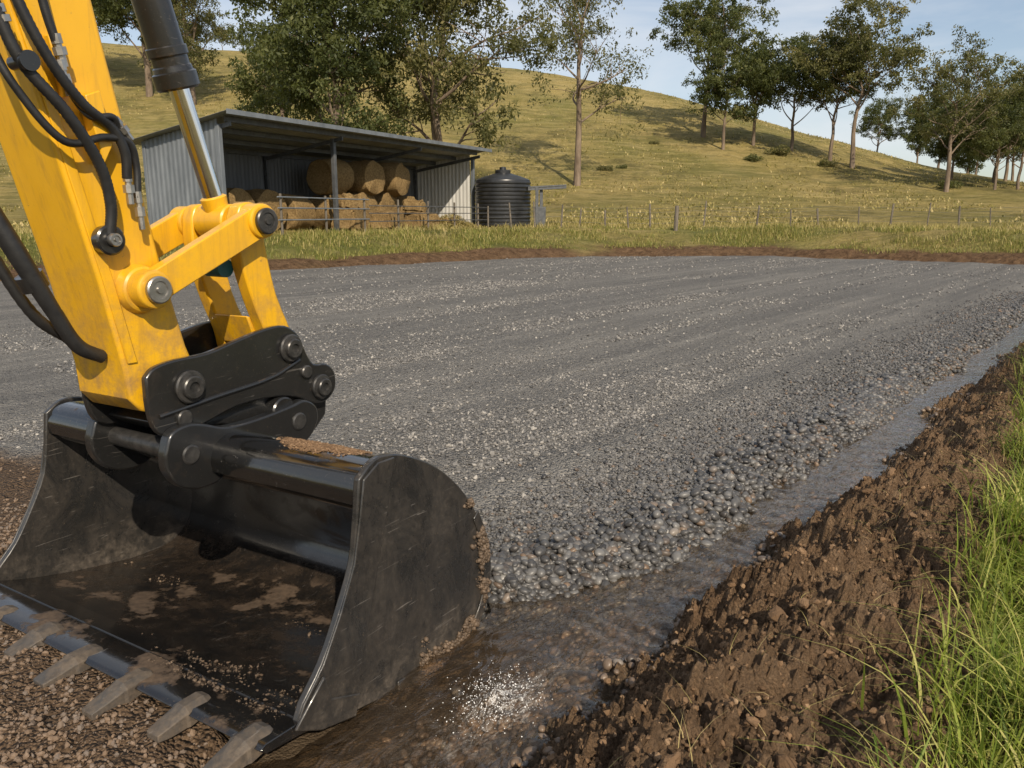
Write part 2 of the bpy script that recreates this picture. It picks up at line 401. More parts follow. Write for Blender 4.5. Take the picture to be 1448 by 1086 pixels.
# ---------------------------------------------------------------- water
gs=np.concatenate([np.arange(-1,.9,.05),np.arange(.9,4.5,.010),np.arange(4.5,9,.02),np.arange(9,34,.1)])
t=np.linspace(0,1,130)
wl=np.interp(gs,[-1,1.05,1.2,2.25,2.4,2.8,40],[-2.2,-2.0,-1.842,-1.965,-2.12,-2.2,-2.2])
Sg=np.repeat(gs[None,:],130,0);Rg=wl[None,:]+(-.95-wl[None,:])*t[:,None]
wr=Rg+.06*fbm(Rg,Sg,5,3,86);wsn=Sg+.08*fbm(Rg,Sg,5,3,88)
f0=np.exp(-(((wr+1.52)/.085)**2+((wsn-1.77)/.12)**2))
foam=1.25*f0**.8+.34*np.exp(-(((wr+1.48)/.06)**2+((Sg-2.15)/.3)**2))+.30*np.exp(-(((wr+1.57)/.13)**2+((Sg-1.48)/.18)**2))
foam=foam+.28*np.exp(-((Rg+1.50+.06*fbm(Sg,Sg*0,2,2,87))/.04)**2)*S((fbm(Rg*4,Sg,3.5,3,81)-.1)/.3)*(1-S((Sg-3.5)/2))
turb=1-S((Sg-2.4)/3.)
far=S((14-Sg)/9)
zw=-.10+(.004*far+.011*turb)*fbm(Rg*2.2,Sg*1.,5,3,82)+.075*np.clip(f0,0,1)**1.2*(.1+ridg(wr,wsn,9,5,83))+.004*fbm(Rg*1.5,Sg,20,2,84)*far
zw=zw+.006*turb*np.sin(Sg*30+Rg*9+7*fbm(Rg,Sg,3,3,85))*np.exp(-((Rg+1.5)/.25)**2)+.003*far*np.sin(Sg*34-Rg*14+6*fbm(Rg,Sg,2.5,2,89))
X,Y=rs2xy(Rg,Sg)
mesh_np('water',np.stack([X,Y,zw],-1).reshape(-1,3),gridfaces(130,len(gs)),WATER,True,{'foam':np.clip(foam,0,1.2)},'structure','shallow muddy water running along the ditch')
# ---------------------------------------------------------------- stones
def ico(sub):
    bm=bmesh.new();bmesh.ops.create_icosphere(bm,subdivisions=sub,radius=1)
    V=np.array([v.co[:] for v in bm.verts]);F=np.array([[v.index for v in f.verts] for f in bm.faces]);bm.free();return V,F
I1=ico(1);I2=ico(2)
def rotm(n,tilt):
    a=rng.uniform(0,2*np.pi,n);ca,sa=np.cos(a),np.sin(a);b=rng.normal(0,tilt,n);cb,sb=np.cos(b),np.sin(b);c=rng.normal(0,tilt,n);cc,scn=np.cos(c),np.sin(c)
    z=np.zeros(n);o=np.ones(n)
    A=np.stack([ca,-sa,z,sa,ca,z,z,z,o],1).reshape(n,3,3)
    B=np.stack([o,z,z,z,cb,-sb,z,sb,cb],1).reshape(n,3,3)
    C=np.stack([cc,z,scn,z,o,z,-scn,z,cc],1).reshape(n,3,3)
    return A@B@C
def stones(name,P,r,base,mat,label,jit=.1,sq=(1,.8,.6),tilt=.35,smooth=True,dirt=None,rough=.02,dark=None):
    n=len(P);BV,BF=base;K=len(BV)
    sc_=np.array(sq)[None]*rng.uniform(.8,1.2,(n,3))*r[:,None]
    jj=rng.uniform(1-jit,1+jit,(n,K,1))
    if K>20:
        jj=1+rng.uniform(-rough,rough,(n,K,1))
        for q in range(2):
            dirs=rng.normal(size=(n,3))*1.3;jj=jj+jit*np.tanh(np.einsum('kj,nj->nk',BV,dirs))[:,:,None]
    V=BV[None]*jj*sc_[:,None,:]
    V=np.einsum('nij,nkj->nki',rotm(n,tilt),V)+P[:,None,:]
    F=(BF[None]+(np.arange(n)*K)[:,None,None]).reshape(-1,3)
    shd=rng.beta(2,2.4,n)
    if dark is not None: shd=shd*dark
    at={'shade':np.repeat(shd,K),'dirt':np.repeat(dirt if dirt is not None else np.zeros(n),K)}
    return mesh_np(name,V.reshape(-1,3),F,mat,smooth,at,'stuff',label)
def put(n,s0,s1,spow,off,sd,rmin,rmax,lift=.35):
    s=s0+(s1-s0)*rng.random(n)**spow
    r=edge(s)+off+rng.normal(0,1,n)*sd
    rr=rmin+(rmax-rmin)*rng.random(n)**1.4
    x,y=rs2xy(r,s);w,d=xy2wd(x,y)
    ok=~((w>-.03)&(w<1.95)&(d>-.45)&(d<1.02))&(r<-1.40)
    s,r,rr,x,y=s[ok],r[ok],rr[ok],x[ok],y[ok]
    z=padz(r,s,False)+rr*lift
    return np.stack([x,y,z],1),rr
A1,r1=put(12000,1.6,8,1.3,-.02,.11,.011,.030,.6)
A2,r2=put(15000,1.6,18,1.5,-.28,.30,.007,.018,.45)
A3,r3=put(4500,6,26,1.2,.0,.11,.014,.032,.5)
A4,r4=put(1200,1.9,6,1.,.03,.10,.016,.031,1.7)
A5,r5=put(520,1.7,7,1.3,.24,.08,.012,.030,.9)
PP=np.concatenate([A1,A2,A3,A4,A5]);RR=np.concatenate([r1,r2,r3,r4,r5])
stones('river_pebbles',PP,RR,I2,PEB,'dark grey rounded pebbles along the ditch edge',.10,dirt=rng.random(len(PP))**14)
n=7500;s=.8+10*rng.random(n)**1.5;r=-1.48+rng.normal(0,.13,n);rr=rng.uniform(.006,.018,n)*(1+.7*rng.random(n)**4);x,y=rs2xy(r,s)
w,d=xy2wd(x,y);ok=(w<-.03);r,s,rr,x,y=r[ok],s[ok],rr[ok],x[ok],y[ok]
z=np.maximum(bankz(r,s,False),padz(r,s,False))+rr*.5;ok=z<.0
P5=np.stack([x,y,z],1)[ok]
stones('ditch_stones',P5,rr[ok],I2,PEB,'wet pebbles in the bed and margins of ditch',.1,dirt=rng.random(len(P5))**.5)
def chips(n,r0,r1_,s0,s1,rmin,rmax,spow=1.):
    s=s0+(s1-s0)*rng.random(n)**spow;r=r0+(r1_-r0)*rng.random(n)
    x,y=rs2xy(r,s);w,d=xy2wd(x,y)
    ok=(r<edge(s)-.05)&~((w>-.05)&(w<1.95)&(d>-.40)&(d<1.05))&(np.abs(x)<y*.75+.3)&(y>1.2)
    dn=.40-1.9*streak(r,s)+.5*fbm(r,s,1.2,3,91)+.9*S((r+3.2)/1.3)
    ok&=rng.random(n)<np.clip(dn,.07,1)
    s,r,x,y=s[ok],r[ok],x[ok],y[ok];rr=rmin+(rmax-rmin)*rng.random(len(s))**2
    return np.stack([x,y,padz(r,s,False)+rr*.35],1),rr
c1,q1=chips(100000,-6.5,-1.6,-1.,6.5,.0045,.0135)
c2,q2=chips(62000,-12,-1.6,3,14,.007,.020)
c3,q3=chips(26000,-18,-1.6,8,26,.010,.028)
PP=np.concatenate([c1,c2,c3]);RR=np.concatenate([q1,q2,q3])
rch,sch=xy2rs(PP[:,0],PP[:,1])
stones('gravel',PP,RR,I1,CHIP,'loose angular grey gravel lying on the pad',.22,(1,.85,.6),.5,False,dirt=dirtmask(PP[:,0],PP[:,1]),dark=1-.5*S((rch-edge(sch)+1.3)/1.2))
n=30000;w=rng.uniform(-.15,2.6,n);d=rng.uniform(-1.1,1.3,n);x=PR.x+W.x*w+DP.x*d;y=PR.y+W.y*w+DP.y*d
ok=~((w<1.95)&(d>-.14)&(d<1.05))&(y>1.2);x,y=x[ok],y[ok];r,s=xy2rs(x,y);rr=.002+.011*rng.random(len(x))**5
stones('dug_grit',np.stack([x,y,padz(r,s,False)+rr*.3],1),rr,I1,CHIP,'tan brown grit and small clods in scraped soil',.25,(1,.85,.7),.6,False,dirt=rng.uniform(.5,1.1,len(x)),dark=np.full(len(x),.55))
n=6000;w=rng.uniform(.03,1.80,n);d=-.05+.6*rng.random(n)**1.5;cl_=fbm(w,d,3.,4,111);ok=cl_>.22+.2*rng.random(n);w,d=w[ok],d[ok]
h=np.interp(d,[-.13,-.02,.15,.42,.66],[.024,.014,-.03,-.084,-.11])-.02*w;rr=.0015+.006*rng.random(len(w))**4
stones('bucket_soil',np.stack([PR.x+W.x*w+DP.x*d,PR.y+W.y*w+DP.y*d,h+rr*.2],1),rr,I1,MUD,'few soil crumbs lying in the bucket',.25,(1.2,1,.5),.4,False)
n=7500;w=.29+rng.normal(0,.09,n);d=.42+rng.normal(0,.035,n);ok=(w>.03)&(d>.34)&(d<.51)&(((w-.29)/.2)**2+((d-.42)/.08)**2+.6*fbm(w,d,14,3,140)<1);w,d=w[ok],d[ok]
h=np.interp(d,[.33,.36,.43,.53],[.712,.722,.718,.685])-.02*w;rr=.0015+.005*rng.random(len(w))**3
stones('top_soil',np.stack([PR.x+W.x*w+DP.x*d,PR.y+W.y*w+DP.y*d,h+rr*.1],1),rr,I1,CLOD,'patch of dry soil left on the bucket top',.25,(1.2,1,.5),.4,False)
rp_=np.array([(.55,-.14),(.66,-.15),(.83,-.13),(.94,-.05),(.982,.08),(.970,.225),(.905,.375),(.86,.44)]);cum=np.linspace(0,1,len(rp_))
n=6500;u=rng.random(n)**.8;dx_=np.interp(u,cum,rp_[:,0]);hx=np.interp(u,cum,rp_[:,1]);inw=np.abs(rng.normal(0,.04,n))*(1.25-u)
cd_=np.array([.52,.28]);vx,vy=cd_[0]-dx_,cd_[1]-hx;ln_=np.hypot(vx,vy);dx_=dx_+vx/ln_*inw;hx=hx+vy/ln_*inw
ok=fbm(dx_,hx,9,3,131)>-.2+2.*inw;dx_,hx=dx_[ok],hx[ok];w=-.010+rng.normal(0,.004,len(dx_));rr=.002+.010*rng.random(len(dx_))**3
stones('caked_mud',np.stack([PR.x+W.x*w+DP.x*dx_,PR.y+W.y*w+DP.y*dx_,hx],1),rr,I1,MUD,'wet mud caked along the rim of the bucket',.25,(1,1,.8),.8,True)
n=34000;s=.7+11*rng.random(n)**1.6;r=-1.30+1.3*rng.random(n);rr=.002+.010*rng.random(n)**3.5;big=rng.random(n)<.010;rr[big]+=rng.uniform(.006,.018,big.sum());x,y=rs2xy(r,s)
zz=bankz(r,s,True)
P=np.stack([x,y,zz+rr*.15],1);bg_=rr>.0118
stones('soil_crumbs',P[~bg_],rr[~bg_],I1,CLOD,'crumbled grains of brown soil on the bank',.35,(1,.85,.75),.8,False)
stones('soil_clods',P[bg_],rr[bg_],I2,CLOD,'irregular clods of brown soil on the bank',.24,(1.1,.8,.65),.8,False,rough=.22,dark=np.full(int(bg_.sum()),.8))
n=900;x0=rng.normal(0,.07,n);s0=rng.normal(0,.09,n);r=-1.52+x0;s=1.77+s0;x,y=rs2xy(r,s)
z=-.065+np.abs(rng.normal(0,.038,n))*np.exp(-(x0**2+s0**2)/.012);rr=.0007+.0020*rng.random(n)**3
stones('water_splash',np.stack([x,y,z],1),rr,I1,FOAM,'white splashing droplets where the water churns',.2,(1,1,.9),.5)
# ---------------------------------------------------------------- grass
def blades(name,P,h,wd,lean,mat,label,segs=4,az=None,shade=None):
    n=len(P);t=np.linspace(0,1,segs+1)
    az=rng.uniform(0,2*np.pi,n) if az is None else az
    ld=np.stack([np.cos(az),np.sin(az)],1);sd=np.stack([-np.sin(az),np.cos(az)],1)
    tw=rng.uniform(-.9,.9,n);sd=sd*np.cos(tw)[:,None]+ld*np.sin(tw)[:,None]
    V=np.zeros((n,segs+1,2,3))
    off=(lean*h)[:,None]*(t**2)[None]
    zz=h[:,None]*(t[None]-.45*(np.minimum(lean,1.3)[:,None])*(t**3)[None])
    wv=(wd[:,None])*(np.clip(1-t**1.6,.05,1))[None]
    for k,sg in enumerate((-1,1)):
        V[:,:,k,0]=P[:,0,None]+ld[:,0,None]*off+sg*sd[:,0,None]*wv
        V[:,:,k,1]=P[:,1,None]+ld[:,1,None]*off+sg*sd[:,1,None]*wv
        V[:,:,k,2]=P[:,2,None]+zz
    K=(segs+1)*2;f=np.array([[2*i,2*i+1,2*i+3,2*i+2] for i in range(segs)])
    F=(f[None]+(np.arange(n)*K)[:,None,None]).reshape(-1,4)
    sh=rng.random(n) if shade is None else shade
    return mesh_np(name,V.reshape(-1,3),F,mat,True,{'shade':np.repeat(sh,K)},'stuff',label)
GR=m_leaf('grass_blade_material',(.09,.14,.018),(.25,.31,.042),(.50,.46,.15),.38)
VER=m_leaf('verge_grass_material',(.09,.12,.02),(.21,.215,.045),(.43,.36,.13),.25)
DRY=m_leaf('dry_grass_material',(.16,.15,.038),(.34,.28,.09),(.52,.41,.19),.25)
nt=1450;ts=.6+13*rng.random(nt)**1.35;tr_=gline(ts)-.03+rng.gamma(1.3,.40,nt)
per=34;N_=nt*per
r=np.repeat(tr_,per)+rng.normal(0,.05,N_);s=np.repeat(ts,per)+rng.normal(0,.05,N_)
hh=np.repeat(rng.uniform(.10,.40,nt)*(rng.random(nt)**.45),per)*rng.uniform(.45,1.25,N_)
x,y=rs2xy(r,s);keep=(x*x+y*y>.8)&(y>.2);x,y,r,s,hh=x[keep],y[keep],r[keep],s[keep],hh[keep]
blades('bank_grass',np.stack([x,y,bankz(r,s,False)-.01],1),hh,rng.uniform(.0015,.0044,len(x)),rng.uniform(.15,1.2,len(x)),GR,'long green grass tufts on the soil bank',5,shade=rng.random(len(x))**1.1)
n=700;s=.7+6*rng.random(n)**1.3;r=-.95+.8*rng.random(n)**.6;x,y=rs2xy(r,s)
blades('dead_straw',np.stack([x,y,bankz(r,s,True)],1),rng.uniform(.03,.10,n),np.full(n,.0012),rng.uniform(1.2,3,n),DRY,'dead straws and roots sticking out of soil',4,shade=rng.uniform(.6,1,n))
def strip(n,x0,x1,a0,a1,h0,h1,wd,mat,name,label,pw=1.):
    x=rng.uniform(x0,x1,n);aa=a0+(a1-a0)*rng.random(n)**pw+.5*fbm(x,x*0,.6,3,104);y=yf(x)+aa
    ok=(np.abs(x)<y*.72+1)&(fbm(x,y,.8,3,101)>-.35*rng.random(n)-.02);x,y=x[ok],y[ok]
    h=rng.uniform(h0,h1,len(x))*(.3+1.2*(vn(x*.7,y*.7,5)))
    blades(name,np.stack([x,y,ground(x,y)-.02],1),h,np.full(len(x),wd),rng.uniform(.1,.9,len(x)),mat,label,2)
strip(55000,-17,24,1.5,5.5,.06,.26,.009,VER,'verge_grass','green grass along the edge of the gravel pad')
strip(55000,-22,30,2.5,18,.08,.32,.012,DRY,'paddock_grass','dry yellow grass around the fence line')
n=36000;y=38+75*rng.random(n)**1.2;x=rng.uniform(-.72,.75,n)*y;ok=fbm(x,y,.15,4,105)>-.1;x,y=x[ok],y[ok]
blades('hillside_grass',np.stack([x,y,ground(x,y)-.03],1),rng.uniform(.08,.32,len(x)),np.full(len(x),.05),rng.uniform(.3,1.1,len(x)),DRY,'dry tussocks on the hillside',2)
# ---------------------------------------------------------------- excavator
ex=empty('excavator',PR,'yellow excavator arm with black bucket resting in the ditch','excavator')
BW=1.85
C=.5*BW+.045
prof=[(-.02,-.004),(.15,-.055),(.42,-.108),(.66,-.135),(.82,-.118),(.925,-.04),(.968,.08),(.955,.22),(.89,.365),(.79,.495),(.66,.605),(.54,.672),(.44,.712),(.36,.720),(.305,.695),(.278,.645),(.280,.595)]
pc=[(p.x,p.y) for p in catmull([(a,b,0) for a,b in prof],6)]
def offs(pl,t):
    out=[]
    for i,p in enumerate(pl):
        a=Vector(pl[max(i-1,0)]);b=Vector(pl[min(i+1,len(pl)-1)]);d=(b-a).normalized();out.append((p[0]-d.y*t,p[1]+d.x*t))
    return out
inn=offs(pc,.022)
b2=MB()
n=len(pc);vs=[];fs=[]
for w in (.02,BW-.02):
    for p in pc: vs.append(L(w,*p))
    for p in inn: vs.append(L(w,*p))
for k in range(n-1):
    fs+=[[k,k+1,2*n+k+1,2*n+k],[n+k,3*n+k,3*n+k+1,n+k+1]]
fs+=[[0,2*n,3*n,n],[n-1,2*n-1,4*n-1,3*n-1]]
b2.add(vs,fs)
b2.cyl(L(.02,.375,.618),L(BW-.02,.375,.618),.078,36)
b2.prism([(.32,.57),(.34,.555),(.58,.60),(.56,.64)],L,.02,BW-.02)
bucket=b2.build('bucket',BUCK,0,35,ex,PR,label='wide glossy black digging bucket with dusty floor')
sp=[(-.03,.0),(.02,-.03),(.15,-.075),(.42,-.125),(.66,-.152),(.83,-.132),(.94,-.05),(.985,.08),(.972,.225),(.905,.375),(.80,.508),(.665,.622),(.53,.695),(.43,.728),(.35,.730),(.278,.685),(.262,.56),(.235,.42),(.165,.28),(.085,.15),(.0,.06)]
spc=[(p.x,p.y) for p in catmull([(a,b,0) for a,b in sp[:16]],3)]+[(p.x,p.y) for p in catmull([(a,b,0) for a,b in sp[16:]],3)]
for w0,w1,lb in((-.004,.021,'scratched dusty side plate'),(BW-.021,BW+.004,None)):
    b=MB();b.prism(spc,L,w0,w1);b.build('side_plate',SIDE,.005,35,bucket,label=lb)
for w0,w1,q0,q1 in((-.013,-.004,-.026,-.013),(BW+.004,BW+.013,BW+.013,BW+.026)):
    b=MB();b.prism([(-.035,.0),(.05,-.045),(.21,-.085),(.26,.10),(.34,.36),(.43,.66),(.44,.718),(.36,.720),(.290,.682),(.268,.560),(.235,.42),(.165,.28),(.085,.15),(-.002,.06)],L,w0,w1)
    b.build('side_cutter',SIDE,.004,35,bucket)
    b=MB();b.prism([(-.05,.005),(.05,-.052),(.20,-.09),(.225,-.02),(.10,.03),(.075,.12),(.02,.07)],L,q0,q1);b.build('wear_plate',SIDE,.005,35,bucket)
    b=MB();ro=[(.42,-.130),(.66,-.158),(.835,-.138),(.948,-.055),(.993,.08),(.980,.225),(.912,.380)];ri=[(.88,.355),(.940,.215),(.950,.085),(.91,-.03),(.815,-.095),(.66,-.112),(.42,-.09)]
    pp_=[(p.x,p.y) for p in catmull([(a_,c_,0) for a_,c_ in ro],3)]+[(p.x,p.y) for p in catmull([(a_,c_,0) for a_,c_ in ri],3)]
    b.prism(pp_,L,w0,w1);b.build('rim_strip',SIDE,.004,35,bucket)
b=MB();b.prism([(.18,-.068),(.18,-.040),(-.02,.014),(-.15,.020),(-.17,.008),(-.15,-.012),(-.02,-.028)],L,-.012,BW+.012)
b.build('cutting_edge',BUCK,.003,35,bucket,label='broad black cutting edge dusted with soil')
for i in range(7):
    w=.06+i*(BW-.12)/6;b=MB()
    k_=1+.12*math.sin(i*5.1);tz_=-.006+.004*math.sin(i*3.3);sk_=.014*math.sin(i*2.7);lg=1+.09*math.sin(i*4.3)
    sec=[(-.085,.030,.040,.0),(-.11,.040,.044,-.016),(-.18,.038,.045,-.028),(-.19,.032,.040,-.028),(-.25,.010,.037,-.030),(-.29,-.004,.032,-.026)]
    vs=[];fs=[]
    for (dd,ht,hw,hb_) in sec:
        for (sx,hh_) in((-1,hb_),(1,hb_),(1,ht*.6),(.45,ht),(-.45,ht),(-1,ht*.6)): vs.append(L(w+sx*hw*k_+sk_*(-dd)*3,dd*lg,hh_+tz_))
    for k in range(len(sec)-1):
        for j in range(6):
            l=(j+1)%6;fs.append([k*6+j,k*6+l,k*6+6+l,k*6+6+j])
    m_=len(vs);fs+=[[0,1,2,3,4,5],[m_-1,m_-2,m_-3,m_-4,m_-5,m_-6]]
    b.add(vs,fs);b.build('tooth',TOOTH,.003,20,bucket)
ear=[(.10,.70),(.105,.64),(.15,.575),(.23,.545),(.33,.56),(.47,.66),(.66,.605),(.74,.60),(.80,.66),(.80,.73),(.74,.77),(.66,.76),(.50,.745),(.36,.745),(.27,.775),(.20,.79),(.13,.77)]
earc=[(p.x,p.y) for p in catmull([(a,b_,0) for a,b_ in ear+[ear[0]]],4)][:-1]
for w0 in(C-.25,C+.20):
    b=MB();b.prism(earc,L,w0,w0+.05);b.build('bucket_ear',HITCH,.008,30,bucket)
for dd,hh_,wi in((.20,.68,.256),(.70,.69,.258)):
    b=MB();b.lathe(L(C-wi,dd,hh_),W,[(0,.02),(0,.030),(.004,.036),(2*wi-.004,.036),(2*wi,.03),(2*wi,.02)],24);b.build('bucket_pin',PIN,0,30,bucket)
hp=[(.085,.97),(.12,1.00),(.20,1.015),(.33,1.02),(.45,1.045),(.60,1.075),(.70,1.075),(.765,1.03),(.80,.955),(.84,.90),(.91,.89),(.955,.845),(.955,.775),(.90,.73),(.82,.735),(.74,.775),(.62,.80),(.45,.80),(.30,.765),(.18,.745),(.11,.775),(.085,.86)]
hpc=[(p.x,p.y) for p in catmull([(a,b_,0) for a,b_ in hp+[hp[0]]],3)][:-1]
hitch=None
for w0,w1 in((C-.205,C-.175),(C+.175,C+.205)):
    b=MB();b.prism(hpc,L,w0,w1)
    o=b.build('quick_hitch' if hitch is None else 'hitch_plate',HITCH,.007,35,ex if hitch is None else hitch,PR if hitch is None else None)
    if hitch is None: hitch=o;o['label']='black quick hitch joining arm and bucket'
hb=[(.15,.79),(.22,.74),(.40,.735),(.60,.66),(.86,.60),(.93,.66),(.945,.76),(.86,.79),(.74,.83),(.50,.85),(.25,.83)]
b=MB();b.prism(hb,L,C-.165,C+.165);b.build('hitch_body',HITCH,.008,35,hitch)
w0=C-.205
def pin(d,h,r,collar=True,deep=.40):
    b=MB();p=L(w0,d,h)
    pr=[(deep,r*.8),(0.0,r*.85),(-.002,r*1.25),(-.014,r*1.3),(-.02,r*1.2),(-.021,r*.95),(-.034,r*.9),(-.038,r*.8),(-.038,r*.45),(-.03,r*.4),(-.03,r*.01)] if collar else [(deep*.2,r),(-.010,r),(-.015,r*.85),(-.015,r*.01)]
    b.lathe(p,W,pr,26);return b.build('pivot_pin',PIN,0,30,hitch)
for d,h,r in((.244,.913,.046),(.712,.985,.043),(.865,.80,.040)): pin(d,h,r)
for d,h,r in((.214,.805,.03),(.79,.875,.027)): pin(d,h,r,False)
b=MB();b.lathe(L(C-.205,.655,.735),W,[(.06,.06),(-.012,.06),(-.018,.054),(-.018,.01)]);b.build('pivot_pin',HITCH,0,30,hitch)
b=MB();b.tube([L(w0-.002,.12,.83),L(w0-.002,.35,.855),L(w0-.002,.6,.88),L(w0-.002,.76,.93)],.008,8);b.build('weld_rib',HITCH,0,40,hitch)
sk=[(.05,.90),(.045,1.0),(-.01,1.3),(-.13,1.83),(-.42,3.1),(-.10,3.1),(.095,1.98),(.145,1.72),(.215,1.35),(.285,1.05),(.33,.93),(.31,.86),(.25,.825),(.17,.82),(.09,.85)]
b=MB();b.prism(sk,L,C-.155,C+.155)
stick=b.build('dipper_arm',YEL,.012,35,ex,PR,3,'yellow painted steel dipper arm')
for w0_,w1_ in((C-.163,C-.155),(C+.155,C+.163)):
    b=MB();b.prism([(.055,1.02),(.0,1.30),(-.118,1.83),(-.40,3.1),(-.37,3.1),(-.085,1.83),(.035,1.3),(.09,1.02)],L,w0_,w1_)
    b.build('stiffener_plate',YEL,.003,35,stick)
b=MB();b.lathe(L(C-.155,.126,1.265),W,[(.31,.01),(.31,.075),(.0,.085),(-.03,.075),(-.035,.068)],32);b.build('pivot_boss',YEL,.0,30,stick)
def headpin(parent,w,d,h,r,mat=STEEL):
    b=MB();b.lathe(L(w,d,h),W,[(.02,r*.5),(0,r),(-.006,r*1.05),(-.016,r*1.05),(-.02,r*.95),(-.02,r*.68),(-.015,r*.62),(-.015,r*.3),(-.022,r*.25),(-.022,.001)],30);return b.build('pin_head',mat,0,30,parent)
def linkpoly(a,b_,ra,rb,mid=.75,n=9):
    a=Vector(a);b_=Vector(b_);d=(b_-a).normalized();an=math.atan2(d.y,d.x);pts=[]
    for i in range(n): 
        t=an+math.pi/2+math.pi*i/(n-1);pts.append((a.x+ra*math.cos(t),a.y+ra*math.sin(t)))
    for i in range(n):
        t=an-math.pi/2+math.pi*i/(n-1);pts.append((b_.x+rb*math.cos(t),b_.y+rb*math.sin(t)))
    return pts
Sx=(.126,1.265);Tx=(.590,1.482);K2=(.712,.985)
links=[]
for w0_,w1_ in((C-.235,C-.185),(C+.185,C+.235)):
    b=MB();b.prism(linkpoly(Sx,Tx,.052,.058),L,w0_,w1_)
    b.lathe(L(w0_-.016,*Sx),W,[(0,.058),(.006,.064),(.086,.064),(.09,.058)],32)
    b.lathe(L(w0_-.016,*Tx),W,[(0,.058),(.006,.064),(.075,.064),(.08,.058)],32)
    o=b.build('rocker_link',YEL,.006,35,ex,PR);links.append(o)
headpin(links[0],C-.253,*Sx,.043,STEEL);headpin(links[0],C-.253,*Tx,.046,PIN)
for w0_,w1_ in((C-.165,C-.10),(C+.10,C+.165)):
    b=MB();pl=[(.535,1.50),(.56,1.545),(.62,1.55),(.655,1.50),(.66,1.40),(.70,1.20),(.765,1.04),(.76,.95),(.70,.92),(.655,.96),(.635,1.05),(.585,1.18),(.545,1.32),(.53,1.42)]
    b.prism([(p.x,p.y) for p in catmull([(a_,b_,0) for a_,b_ in pl+[pl[0]]],3)][:-1],L,w0_,w1_)
    o=b.build('bucket_link',YEL,.008,35,ex,PR);links.append(o)
b=MB();b.prism([(.60,1.12),(.66,1.10),(.70,1.00),(.64,1.0)],L,C-.10,C+.10);b.build('cross_plate',YEL,.006,35,links[2])
b=MB();b.cyl(L(C-.22,*Tx),L(C+.22,*Tx),.042);b.build('cross_tube',YEL,0,35,links[2])
b=MB();b.lathe(L(C-.10,.52,1.31),W,[(.0,.02),(-.0,.035),(.1,.035),(.11,.028),(.15,.028),(.155,.01)],20);b.build('hose_cap',TEAL,0,30,links[2])
ca=Vector((.590,1.482));cb=Vector((.449,1.97));cd=(cb-ca).normalized()
def cp(t): q=ca+cd*t;return L(C,q.x,q.y)
ax=cp(1)-cp(0)
b=MB();b.lathe(cp(.49),ax,[(0,.045),(0,.070),(.008,.078),(.055,.078),(.06,.070),(.075,.068),(.08,.064),(1.6,.064)],36)
hc=b.build('hydraulic_cylinder',HITCH,0,30,ex,PR,label='black hydraulic cylinder with chrome rod')
b=MB();b.lathe(cp(.60),ax,[(0,.068),(.004,.071),(.03,.071),(.034,.068)],36);b.build('cylinder_collar',HITCH,0,30,hc)
b=MB();b.lathe(cp(.07),ax,[(0,.036),(1.0,.036)],32);b.build('chrome_rod',CHROME,0,30,hc)
b=MB();b.lathe(L(C-.085,*Tx),W,[(0,.06),(.006,.066),(.164,.066),(.17,.06)],30);b.lathe(cp(.04),ax,[(0,.045),(.055,.05),(.06,.042)],24);b.build('rod_eye',YEL,0,30,hc)
ws=C-.155
def hose(pts,r,mat=HOSE,ripple=0,n=12,res=10,name='hydraulic_hose'):
    b=MB();b.tube([L(*p) for p in pts],r,n,0,res,ripple);return b.build(name,mat,0,60,ex,PR)
hose([(ws-.04,-.30,2.30),(ws-.05,-.25,2.08),(ws-.06,-.20,1.93),(ws-.08,-.10,1.80),(ws-.07,-.01,1.66),(ws-.06,.02,1.54),(ws-.05,.012,1.44)],.0165,ripple=.08,res=22)
hose([(ws-.03,-.24,2.35),(ws-.06,-.20,2.12),(ws-.07,-.13,1.95),(ws-.07,-.04,1.83),(ws-.06,.05,1.77),(ws-.06,.085,1.70),(ws-.05,.09,1.62)],.015,ripple=.08,res=22)
hose([(ws-.03,-.33,2.22),(ws-.03,-.27,2.00),(ws-.05,-.22,1.86),(ws-.07,-.11,1.72),(ws-.06,.02,1.74),(ws-.06,.10,1.73),(ws-.05,.125,1.66),(ws-.05,.12,1.56)],.012)
hose([(ws-.03,-.14,2.35),(ws-.05,-.13,2.2),(ws-.05,-.11,2.08),(ws-.05,-.09,2.0)],.013)
hose([(ws-.05,-.075,1.88),(ws-.06,-.02,1.80),(ws-.07,.05,1.80),(ws-.05,.075,1.75)],.011)
def fit(w,d,h,dd,dh,r=.016,ln=.09):
    b=MB();p=L(w,d,h);q=L(w,d+dd,h+dh);a_=(q-p)
    b.lathe(p,a_,[(0,r*.8),(0,r),(ln*.3,r),(ln*.3,r*.7),(ln*.4,r*.7),(ln*.4,r*1.25),(ln*.65,r*1.25),(ln*.65,r*.8),(ln,r*.75)],8)
    b.build('hose_fitting',STEEL,0,30,ex,PR)
fit(ws-.05,-.09,2.02,.02,-.1);fit(ws-.05,-.085,1.95,.02,-.1,.014,.1);fit(ws-.05,.09,1.64,.004,-.1,.015,.1);fit(ws-.05,.12,1.58,.005,-.1,.013,.12)
fit(ws-.06,.06,1.80,.05,-.06,.014,.08);fit(ws-.05,-.24,2.07,.02,-.08,.018,.07)
b=MB();b.lathe(L(ws,.012,1.43),W,[(.0,.03),(-.02,.03),(-.02,.045),(-.055,.048),(-.06,.042),(-.06,.022),(-.065,.02),(-.065,.001)],28);b.build('hose_clamp',HITCH,0,30,ex,PR)
headpin(stick,ws-.066,.012,1.43,.02,STEEL)
b=MB();b.lathe(L(ws,-.19,1.93),W,[(.0,.02),(-.07,.02),(-.075,.028),(-.09,.028),(-.09,.001)],20);b.build('hose_clamp',HITCH,0,30,ex,PR)
